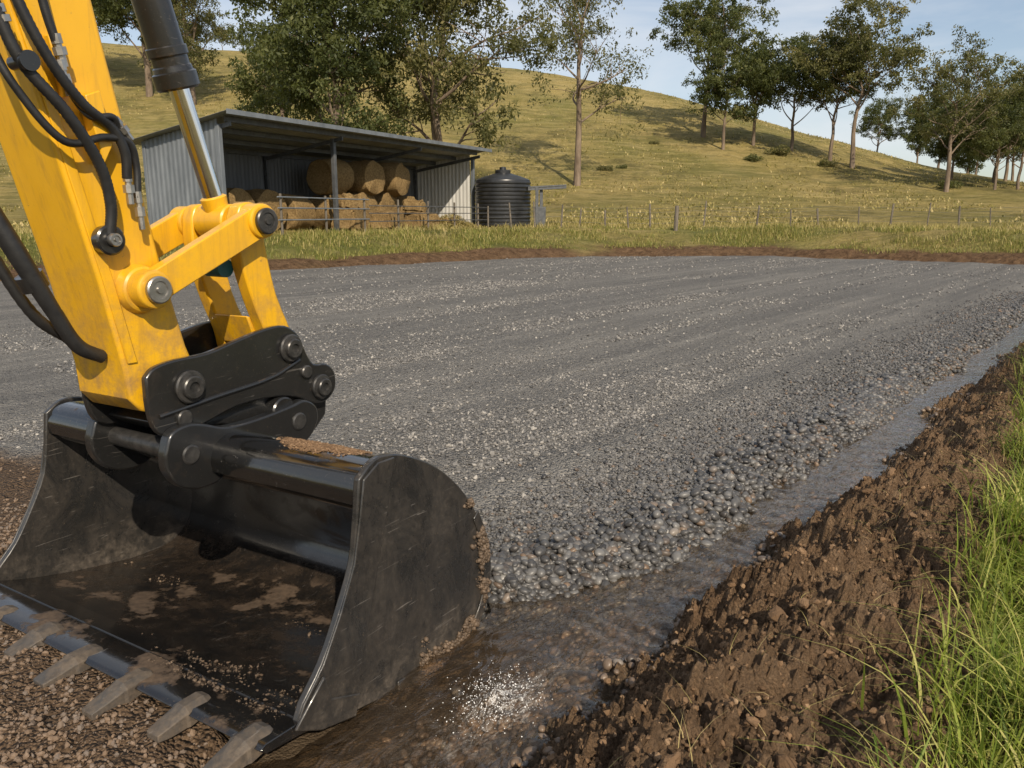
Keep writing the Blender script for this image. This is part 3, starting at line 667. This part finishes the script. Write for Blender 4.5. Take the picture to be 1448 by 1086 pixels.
b=MB();b.prism([(-.02,1.86),(.03,1.88),(.055,1.72),(.02,1.66)],L,ws-.05,ws-.0);b.build('hose_bracket',YEL,.004,30,ex,PR)
b=MB();b.prism([(-.10,2.02),(-.07,2.03),(-.04,1.86),(-.07,1.85)],L,ws-.03,ws);b.build('hose_bracket',YEL,.004,30,ex,PR)
hose([(C+.02,-.44,2.0),(C,-.34,1.78),(C-.02,-.27,1.58),(C-.05,-.19,1.38),(C-.06,-.11,1.20),(C-.06,-.05,1.09),(C-.06,.03,1.04)],[.032,.032,.032,.03,.024,.024,.022],HOSE,0,16,8)
hose([(C+.09,-.42,1.9),(C+.08,-.33,1.68),(C+.06,-.23,1.42),(C+.04,-.13,1.2),(C+.04,-.02,1.1)],.018,HOSE,.07,10,14)
for d,h,dd,dh in((-.285,1.62,.05,-.12),(-.165,1.33,.05,-.12)):
    b=MB();p=L(C-.035,d,h);q=L(C-.035,d+dd,h+dh);b.lathe(p,q-p,[(0,.034),(.0,.042),(.05,.042),(.05,.034)],18);b.build('hose_clamp',HITCH,0,30,ex,PR)
# ---------------------------------------------------------------- hay shed
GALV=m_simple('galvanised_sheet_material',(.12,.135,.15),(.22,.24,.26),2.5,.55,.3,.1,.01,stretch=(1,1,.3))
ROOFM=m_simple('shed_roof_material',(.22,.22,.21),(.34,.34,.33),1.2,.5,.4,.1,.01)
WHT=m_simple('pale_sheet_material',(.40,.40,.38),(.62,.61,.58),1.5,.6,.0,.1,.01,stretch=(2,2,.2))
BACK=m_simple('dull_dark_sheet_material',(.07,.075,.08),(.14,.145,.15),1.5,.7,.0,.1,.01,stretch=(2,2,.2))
DSTEEL=m_simple('dark_steel_post_material',(.06,.065,.07),(.13,.135,.14),5,.5,.3,.1,.01)
TIMB=m_simple('weathered_timber_material',(.07,.06,.045),(.19,.16,.125),14,.85,0,.5,.02,stretch=(1,1,.15))
STRAW=m_simple('hay_material',(.15,.095,.04),(.42,.29,.135),16,.95,0,1.0,.06,8,.1)
A0=Vector((-8.5,24,.82));U=Vector((.429,.903,0)).normalized();Vv=Vector((-.903,.429,0)).normalized()
def H(a,b_,c): return A0+U*a+Vv*b_+Z*c
sh=empty('hay_shed',A0,'open-fronted corrugated steel hay shed with sloping roof','shed')
SL,SD=15.5,3.1
def rh(b_): return 3.42-.17*(b_+.5)
def corr(p0,p1,topf,mat,name,z0=0.0,step=.19,label=None):
    n=int((Vector(p1)-Vector(p0)).length/step*4);b=MB();vs=[];fs=[]
    d=(Vector(p1)-Vector(p0));nrm=Vector((-d.y,d.x)).normalized()
    for sd in(0,1):
        for i in range(n+1):
            q=Vector(p0)+d*(i/n);o=(.018 if (i%4) in(1,2) else 0)+sd*.006
            q2=q+nrm*o;zt=topf(q.x,q.y)
            vs+=[H(q2.x,q2.y,z0),H(q2.x,q2.y,zt)]
    m=2*(n+1)
    for i in range(n):
        fs+=[[2*i,2*i+2,2*i+3,2*i+1],[m+2*i,m+2*i+1,m+2*i+3,m+2*i+2]]
    b.add(vs,fs);o=b.build(name,mat,0,20,sh,A0);return o
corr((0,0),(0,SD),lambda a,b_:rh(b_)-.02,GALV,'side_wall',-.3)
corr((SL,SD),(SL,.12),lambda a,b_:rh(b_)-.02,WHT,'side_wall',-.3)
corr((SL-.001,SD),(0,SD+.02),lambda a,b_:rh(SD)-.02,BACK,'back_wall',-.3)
b=MB();vs=[];fs=[];n=int((SL+.8)/.19*4)
for sd in(0,1):
    for i in range(n+1):
        a_=-.35+(SL+.8)*i/n;o=(.02 if (i%4) in(1,2) else 0)+sd*.012
        vs+=[H(a_,-.75,rh(-.75)+o),H(a_,SD+.55,rh(SD+.55)+o)]
m_=2*(n+1)
for i in range(n): fs+=[[2*i,2*i+2,2*i+3,2*i+1],[m_+2*i,m_+2*i+1,m_+2*i+3,m_+2*i+2]]
b.add(vs,fs);roof=b.build('roof',ROOFM,0,20,sh,A0)
b=MB();b.prism([(-.80,rh(-.8)-.10),(-.76,rh(-.8)-.10),(-.76,rh(-.8)+.035),(-.80,rh(-.8)+.035)],lambda w,d,h:H(w,d,h),-.38,SL+.48);b.build('fascia',GALV,0,30,roof)
for bb in(-.3,.8,1.9,SD-.1):
    b=MB();b.prism([(bb,rh(bb)-.16),(bb+.06,rh(bb)-.17),(bb+.06,rh(bb)-.03),(bb,rh(bb)-.02)],H,.03,SL-.03);b.build('purlin',DSTEEL,0,30,sh,A0)
for a_,b_ in((0.,-.04),(5.27,-.04),(SL,-.04),(0,SD-.1),(5.27,SD-.1),(10.4,SD-.1),(SL-.1,SD-.1)):
    b=MB();hw=.07 if b_<0 else .06;b.prism([(b_-hw,-.3),(b_+hw,-.3),(b_+hw,rh(b_)-.18),(b_-hw,rh(b_)-.18)],H,a_-hw,a_+hw);b.build('post',GALV if a_ in(0.,SL) else DSTEEL,.006,30,sh,A0)
for a_ in(0.07,5.27,10.4,SL-.07):
    b=MB();b.prism([(-.45,rh(-.45)-.19),(SD,rh(SD)-.19),(SD,rh(SD)-.32),(-.45,rh(-.45)-.32)],H,a_-.03,a_+.03);b.build('rafter',DSTEEL,0,30,sh,A0)
def noisy(ob,amp,sc_=3.):
    me=ob.data
    bm=bmesh.new();bm.from_mesh(me);bm.normal_update()
    for v in bm.verts:
        p=v.co;k=float(fbm(p.x*sc_+p.z*2.1,p.y*sc_-p.z*1.7,1.,3,7))
        v.co=p+v.normal*k*amp
    bm.to_mesh(me);bm.free()
def round_bale(a_,b_,c,axis,r=.70,ln=1.2,group='stacked round hay bales'):
    r*=1+.06*math.sin(a_*7);axis=(Matrix.Rotation(.12*math.sin(a_*5),3,'Z')@axis)
    p=H(a_,b_,c+r);b=MB();pr=[(0,.02),(.02,r*.45),(0.,r*.6),(.02,r*.8),(.0,r*.92),(.05,r)]+[(ln*t,r*(1+.01*math.sin(t*40))) for t in(.15,.3,.45,.6,.75,.9)]+[(ln-.02,r*.98),(ln,r*.9),(ln,.02)]
    b.lathe(p-axis*ln*.5,axis,pr,30);o=b.build('round_hay_bale',STRAW,0,50);noisy(o,.10)
    o.data.transform(Matrix.Translation(-p));o.location=p
    o['label']='weathered round hay bale stored in the shed';o['category']='hay bale';o['group']=group
fr_=-Vv
for a_,b_,c,k in((2.2,2.0,0,0),(3.7,2.0,0,0),(5.2,1.9,0,1),(6.9,1.6,0,0),(8.5,1.5,0,0),(10.1,1.5,0,0),(11.6,1.5,0,0),(7.0,1.5,1.30,1),(8.7,1.2,1.32,0),(10.4,1.1,1.30,0)):
    round_bale(a_,b_,c,(U if k else fr_))
def sq_bale(a_,b_,c,sz,rot,tilt=0):
    p=H(a_,b_,c+sz[2]/2);bm=bmesh.new();bmesh.ops.create_cube(bm,size=1);bmesh.ops.scale(bm,vec=sz,verts=bm.verts)
    bmesh.ops.bevel(bm,geom=bm.edges[:],offset=.10,segments=2,affect='EDGES');bmesh.ops.subdivide_edges(bm,edges=bm.edges[:],cuts=3,use_grid_fill=True)
    me=bpy.data.meshes.new('square_hay_bale');bm.to_mesh(me);bm.free();me.materials.append(STRAW)
    me.polygons.foreach_set('use_smooth',[True]*len(me.polygons));me.set_sharp_from_angle(angle=rad(60))
    o=bpy.data.objects.new('square_hay_bale',me);col.objects.link(o);noisy(o,.16,5);o.location=p;o.rotation_euler=(tilt,tilt*.6,math.atan2(U.y,U.x)+rot)
    o['label']='rectangular hay bale stacked at the shed front';o['category']='hay bale';o['group']='rectangular hay bales'
for q in((5.9,-.1,0,(1.0,.9,.8),.2,.03),(6.05,.1,.78,(.8,.8,.5),-.3,.06),(8.2,-.2,0,(1.2,.9,.7),.12,0),(10.5,-.3,0,(1.2,.9,.65),-.2,.03),(10.3,-.1,.64,(.9,.8,.5),.35,.08),(12.3,-.4,0,(1.1,.8,.4),.3,.05)): sq_bale(*q)
n=5000;aa=rng.normal(0,.9,n);bb=rng.normal(0,.45,n);hh=.6*np.exp(-(aa**2/1.3+bb**2/.45))*rng.random(n)
P=np.array([list(H(12.6+aa[i],-.5+bb[i],hh[i]+.02)) for i in range(n)])
blades('loose_hay',P,rng.uniform(.05,.18,n),np.full(n,.012),rng.uniform(.8,2.5,n),DRY,'heap of loose spilled hay',2,shade=rng.uniform(.5,.9,n))
loc=H(1,-1.3,0)
yfc=empty('yard_rail_fence',loc,'pipe and timber rail fence in front of the hay shed','fence')
for i in range(8):
    a_=1.+i*2.1;g=float(ground(H(a_,-1.3,0).x,H(a_,-1.3,0).y))-.82
    b=MB();b.cyl(H(a_,-1.3,g-.2),H(a_,-1.3,1.22-.03*i),.04,10);b.build('post',TIMB,0,40,yfc,loc)
for k,c in enumerate((.45,.8,1.12)):
    for a0_,a1_,rr_,q in((.8,5.4,.022,1),(5.4,15.9,.016,.8)):
        b=MB();b.cyl(H(a0_,-1.36,c*q),H(a1_,-1.36,c*q*.98),rr_,8);b.build('rail',DSTEEL if a0_>5 else GALV,0,40,yfc,loc)
# ---------------------------------------------------------------- tank
TK=m_simple('black_poly_tank_material',(.012,.013,.014),(.03,.031,.032),3,.35,0,.05,.01)
tx,ty=-.42,37.6;tz=float(ground(tx,ty))-.03
tk=empty('water_tank',(tx,ty,tz),'black ribbed plastic rainwater tank beside the shed','water tank')
pr=[(0,1.25)];
for i in range(12):
    z=.05+i*.17
    pr+=[(z,1.25),(z+.05,1.285),(z+.10,1.285),(z+.15,1.25)]
pr+=[(2.12,1.24),(2.16,1.18),(2.30,.8),(2.42,.40),(2.44,.34)]
b=MB();b.lathe((tx,ty,tz),(0,0,1),pr,48);b.build('tank_body',TK,0,25,tk,(tx,ty,tz))
b=MB();b.lathe((tx,ty,tz+2.42),(0,0,1),[(0,.36),(.14,.36),(.16,.30),(.17,.16),(.28,.15),(.30,.05)],28);b.build('lid',TK,0,30,tk,(tx,ty,tz))
lx,ly=1.45,36.6;lz=float(ground(lx,ly))
st=empty('pump_stand',(lx,ly,lz),'dark timber stand with flat cover beside the tank','stand')
b=MB();b.box((lx+.1,ly,lz+1.78),(1.7,1.0,.07),Matrix.Rotation(rad(-3),3,'Y'));b.build('cover',DSTEEL,.01,30,st,(lx,ly,lz))
b=MB();b.box((lx+.1,ly-.45,lz+1.69),(1.7,.06,.10),Matrix.Rotation(rad(-3),3,'Y'));b.build('cover_rail',DSTEEL,.01,30,st,(lx,ly,lz))
for dx in(-.35,-.15):
    b=MB();b.box((lx+dx,ly-.1+dx,lz+.85),(.14,.14,1.75));b.build('post',DSTEEL,.01,30,st,(lx,ly,lz))
b=MB();b.box((lx-.2,ly-.2,lz+.45),(.5,.45,.9));b.build('pump_box',DSTEEL,.02,30,st,(lx,ly,lz))
# ---------------------------------------------------------------- wire fence
fl=Vector((-1.0,34.,.8));fn=empty('wire_fence',fl,'timber post and wire fence along the paddock','fence')
fx=[-1.0,.0,.97,2.04,2.8,3.9,4.9,5.8,8.3,10.7,12.3,13.6,15.5,17.,18.8,20.4,22,24,26]
tops=[]
for i,x in enumerate(fx):
    y=34.+.15*x*(x>7) ;g=float(ground(x,y));h=.92+.16*math.sin(i*7.3);r=.038+.014*math.sin(i*3.1)
    b=MB();ln=.09*math.sin(i*5.);b.lathe((x,y,g-.3),(ln,.02,1),[(0,r),(.3,r),(h+.27,r*.9),(h+.3,r*.75)],10);b.build('post',TIMB,0,40,fn,fl);tops.append((x,y,g,h))
for k in(.25,.5,.75,.93):
    b=MB();b.tube([(p[0],p[1]-.05,p[2]+k*.9) for p in tops],.005,4,0,1);b.build('wire',DSTEEL,0,40,fn,fl)
x,y=6.35,31.5;g=float(ground(x,y));b=MB();b.lathe((x,y,g-.3),(.02,0,1),[(0,.085),(.3,.08),(1.22,.078),(1.26,.06)],12)
o=b.build('strainer_post',TIMB,0,40);o['label']='thick weathered timber strainer post in the grass';o['category']='post'
# ---------------------------------------------------------------- trees
BARK=m_simple('gum_bark_material',(.10,.073,.053),(.27,.21,.155),3,.9,0,.6,.05,6,.2,(1,1,.25))
LEAFS=[m_leaf('gum_leaf_material',(.026,.037,.012),(.08,.094,.030),(.215,.205,.073),.3),m_leaf('gum_leaf_olive_material',(.037,.042,.015),(.105,.104,.038),(.265,.225,.09),.3)]
def make_tree(seed,Ht,spread,nl,tips,dens,leafl,fork=.35,clump=.075,r0=.017,top=.8,lean=0.):
    g=np.random.default_rng(seed);b=MB()
    tp=[Vector((0,0,-.3))]
    az=g.uniform(0,6.28)
    for i in range(1,7):
        t=i/6;tp.append(Vector((math.cos(az)*lean*Ht*t*t+g.normal(0,.02)*Ht*t,math.sin(az)*lean*Ht*t*t+g.normal(0,.02)*Ht*t,top*Ht*t)))
    b.tube(tp,[r0*Ht*1.25,r0*Ht,r0*Ht*.85,r0*Ht*.7,r0*Ht*.5,r0*Ht*.32,r0*Ht*.15],8,0,3)
    tr=catmull(tp,6);cl=[(tr[-1],1.1)]
    for k in range(nl):
        t=fork/top+(1-fork/top)*((k+.5*g.random())/nl)**.9
        p=tr[min(int(t*(len(tr)-1)),len(tr)-1)];a=k*2.4+g.normal(0,.4)
        ln=spread*Ht*(.6+.6*math.sin(math.pi*min(1,(.25+.75*(t*.85)))))*g.uniform(.75,1.25)
        el=rad(g.uniform(20,62));d=Vector((math.cos(a)*math.cos(el),math.sin(a)*math.cos(el),math.sin(el)))
        pts=[p];q=p.copy()
        for j in range(4):
            d=(d+Vector((g.normal(0,.22),g.normal(0,.22),g.normal(.06,.16)))).normalized();q=q+d*ln/4;pts.append(q.copy())
        rr=r0*Ht*(.5-.25*t);b.tube(pts,[rr,rr*.75,rr*.55,rr*.38,rr*.2],6,0,3)
        cl.append((pts[-1],1.));cm=catmull(pts,4)
        for j in range(tips):
            u=g.uniform(.3,1.);base=cm[min(int(u*16),16)]
            dd=(d+Vector((g.normal(0,.8),g.normal(0,.8),g.normal(.12,.5)))).normalized();l2=ln*g.uniform(.25,.55)
            e=base+dd*l2;mid=base.lerp(e,.5)+Vector((g.normal(0,.05),g.normal(0,.05),g.normal(.03,.05)))*l2
            b.tube([base,mid,e],[rr*.35,rr*.22,rr*.1],5,0,2);cl.append((e,g.uniform(.5,1.2)))
    Ps=[];sh_=[]
    for c,s_ in cl:
        ct=g.normal(.44,.15)
        for sub in range(4):
            n=int(dens*.25*s_*g.uniform(.6,1.3));R_=clump*Ht*s_*.56
            q=g.normal(size=(n,3));q/=np.linalg.norm(q,axis=1)[:,None]+1e-6;q*=(g.random((n,1))**.5)
            q*=np.array([1.2,1.2,.85])*R_*g.uniform(.7,1.3,(1,3))
            q[:,2]-=.3*R_*(g.random(n)**2)*1.5
            c2=clump*Ht*s_*.8*g.normal(size=(1,3))*np.array([[1,1,.6]])
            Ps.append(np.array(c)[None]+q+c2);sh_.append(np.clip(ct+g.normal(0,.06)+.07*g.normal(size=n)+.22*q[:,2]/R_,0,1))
    P=np.concatenate(Ps);shd=np.concatenate(sh_);n=len(P)
    d=g.normal(size=(n,3));d[:,2]-=.7;d/=np.linalg.norm(d,axis=1)[:,None]
    o_=np.cross(d,g.normal(size=(n,3)));o_/=np.linalg.norm(o_,axis=1)[:,None]
    ll=(leafl*g.uniform(.6,1.4,n))[:,None]
    V=np.stack([P,P+d*ll*.5+o_*ll*.22,P+d*ll,P+d*ll*.5-o_*ll*.22],1).reshape(-1,3)
    F=np.arange(n*4).reshape(n,4)
    return b,V,F,np.repeat(shd,4)
def tree(x,y,label,data=None,scale=1.,rot=0.,mat=0,name='gum_tree',group=None,**k):
    if data is None:
        b,V,F,s_=make_tree(**k)
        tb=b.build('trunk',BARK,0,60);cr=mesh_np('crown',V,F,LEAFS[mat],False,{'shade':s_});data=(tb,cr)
    else:
        o1,o2=data;tb=o1.copy();cr=o2.copy();col.objects.link(tb);col.objects.link(cr)
    e=empty(name,(x,y,float(ground(x,y))-.05),label,'tree',group);e.scale=(scale,)*3;e.rotation_euler=(0,0,rot)
    for o in(tb,cr): o.parent=e;o.matrix_parent_inverse=Matrix.Identity(4)
    return data
D1=tree(-9.6,46,'tall dense gum tree behind the hay shed',seed=11,Ht=15,spread=.25,nl=16,tips=6,dens=360,leafl=.24,fork=.16,clump=.075,r0=.018)
tree(-15.2,56,'broad gum tree with dark dense crown',seed=12,Ht=11.,spread=.26,nl=12,tips=5,dens=260,leafl=.24,fork=.16,clump=.085)
D2=tree(-4.3,50,'tall multi-limbed gum tree with dense crown',seed=23,Ht=17,spread=.24,nl=17,tips=6,dens=330,leafl=.24,fork=.14,clump=.068,mat=1,r0=.02)
D3=tree(4.75,60,'slender open-crowned gum tree on the slope',seed=35,Ht=16.5,spread=.27,nl=14,tips=6,dens=120,leafl=.22,fork=.28,clump=.06,r0=.014,mat=1)
D4=tree(18.4,80,'gum tree with broad open crown on the hillside',seed=41,Ht=12.5,spread=.36,nl=14,tips=6,dens=220,leafl=.26,fork=.30,clump=.068,lean=.05)
D5=tree(19.1,75,'small rounded gum tree on the hillside',seed=52,Ht=8.,spread=.33,nl=13,tips=6,dens=200,leafl=.22,fork=.26,clump=.085,mat=0)
tree(22.4,77,'small rounded gum tree on the hillside',D5,1.08,2.1)
D6=tree(25.6,76,'dense spreading gum tree on the hillside',seed=63,Ht=8.8,spread=.40,nl=14,tips=6,dens=220,leafl=.22,fork=.24,clump=.085)
tree(28.1,73,'slender forked gum tree on the hillside',D4,.72,1.2)
D8=tree(29.3,71,'tall gum tree with umbrella crown on the slope',seed=77,Ht=12.,spread=.34,nl=14,tips=6,dens=220,leafl=.25,fork=.38,clump=.070,mat=1)
D9=tree(32.3,61,'tall feathery gum tree at the foot of the hill',seed=81,Ht=9.8,spread=.32,nl=14,tips=6,dens=150,leafl=.20,fork=.26,clump=.07,mat=1)
k=0
for x,y,s_,dd in((36.5,62,.62,D6),(39.5,64,.75,D6),(35.0,66,.55,D5),(42,66,.8,D8),(38.5,72,.8,D5),(44,75,.8,D6),(48,80,1.0,D6),(54,110,.9,D5),(58,112,1.1,D6),(62,110,1.,D5),(66,112,.9,D6),(70,115,1.3,D6),(76,112,1.2,D5),(52,118,.9,D6),(81,116,1.2,D6),(85,118,1.3,D5),(46,70,.9,D5),(90,130,1.5,D6),(72,130,1.2,D5)):
    k+=1;tree(x,y,'dark gum tree in the line along the valley',dd,s_,k*1.7,group='gum trees along the valley')
for x,y,s_,dd in((-38,88,1.15,D1),(-32,84,.9,D2),(-46,92,1.1,D1),(-27,92,.55,D6),(-47,127,.45,D5),(-44,129,.35,D6),(-55,95,1.1,D2)):
    k+=1;tree(x,y,'gum tree standing high on the dry hillside',dd,s_,k*1.3,group='gum trees on the upper hillside')
def shrub(x,y,s_,seed):
    g=np.random.default_rng(seed);n=1500;b=MB()
    for i in range(6):
        a=i*1.05;b.tube([(0,0,-.1),(math.cos(a)*.3,math.sin(a)*.3,.5),(math.cos(a)*.6,math.sin(a)*.6,1.)],[.04,.025,.01],5,0,2)
    q=g.normal(size=(n,3));q/=np.linalg.norm(q,axis=1)[:,None];q*=g.random((n,1))**.4*np.array([1.1,1.,.7])*(1+.3*np.sin(q[:,:1]*5+seed));q[:,2]+=.65
    d=g.normal(size=(n,3));d/=np.linalg.norm(d,axis=1)[:,None];o_=np.cross(d,g.normal(size=(n,3)));o_/=np.linalg.norm(o_,axis=1)[:,None];ll=.2
    V=np.stack([q,q+d*ll*.5+o_*ll*.25,q+d*ll,q+d*ll*.5-o_*ll*.25],1).reshape(-1,3)
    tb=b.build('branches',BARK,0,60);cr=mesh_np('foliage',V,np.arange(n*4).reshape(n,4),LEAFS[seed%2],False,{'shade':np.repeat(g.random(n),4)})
    e=empty('shrub',(x,y,float(ground(x,y))-.1),'low green shrub growing on the slope','shrub','shrubs on the slope');e.scale=(s_*1.3,s_,s_*.8)
    tb.parent=e;cr.parent=e
for i,(x,y,s_) in enumerate(((-24,57,1.3),(-15.5,50,1.5),(7.5,66,.45),(9,67,.35),(24,74,.8),(21,72,.6),(27,71,.6),(33,62,.6),(13,76,.35),(-2,56,1.0))): shrub(x,y,s_,i+3)
# ---------------------------------------------------------------- light
sd=Vector((.30,-.954,0)).normalized();el=rad(36);to=Vector((sd.x*math.cos(el),sd.y*math.cos(el),math.sin(el)))
su=bpy.data.lights.new('sun','SUN');su.energy=5.0;su.angle=rad(.5);su.color=(1,.87,.69)
so=bpy.data.objects.new('sun',su);col.objects.link(so);so.rotation_euler=to.to_track_quat('Z','Y').to_euler()
wd=bpy.data.worlds.new('World');sc.world=wd;wd.use_nodes=True;nt=wd.node_tree;bg=nt.nodes['Background']
sky=nt.nodes.new('ShaderNodeTexSky');sky.sky_type='NISHITA';sky.sun_disc=False;sky.sun_elevation=el;sky.sun_rotation=math.atan2(sd.x,sd.y);sky.air_density=1.;sky.dust_density=.8;sky.ozone_density=1.5
tc=nt.nodes.new('ShaderNodeTexCoord');mp=nt.nodes.new('ShaderNodeMapping');mp.inputs['Scale'].default_value=(1.2,1.2,4.5);nt.links.new(tc.outputs['Generated'],mp.inputs[0])
no=nt.nodes.new('ShaderNodeTexNoise');no.inputs['Scale'].default_value=1.7;no.inputs['Detail'].default_value=7;no.inputs['Roughness'].default_value=.55;no.inputs['Distortion'].default_value=.5;nt.links.new(mp.outputs[0],no.inputs['Vector'])
rp=nt.nodes.new('ShaderNodeValToRGB');rp.color_ramp.elements[0].position=.40;rp.color_ramp.elements[0].color=(.18,.18,.18,1);rp.color_ramp.elements[1].position=.68;rp.color_ramp.elements[1].color=(.85,.85,.85,1);nt.links.new(no.outputs['Fac'],rp.inputs[0])
mx=nt.nodes.new('ShaderNodeMix');mx.data_type='RGBA';nt.links.new(rp.outputs[0],mx.inputs[0]);nt.links.new(sky.outputs[0],mx.inputs[6]);mx.inputs[7].default_value=(7.7,7.9,8.2,1)
nt.links.new(mx.outputs[2],bg.inputs[0]);bg.inputs[1].default_value=.11
# ---------------------------------------------------------------- camera
cam=bpy.data.cameras.new('camera');cam.sensor_width=36;cam.lens=28;cam.clip_end=4000;cam.clip_start=.05
co=bpy.data.objects.new('camera',cam);col.objects.link(co);co.location=(0,0,1.5);co.rotation_euler=(rad(90-12.18),0,0);sc.camera=co
sc.view_settings.view_transform='Standard';sc.view_settings.look='None';sc.view_settings.exposure=0
print('total',time.time()-T0)
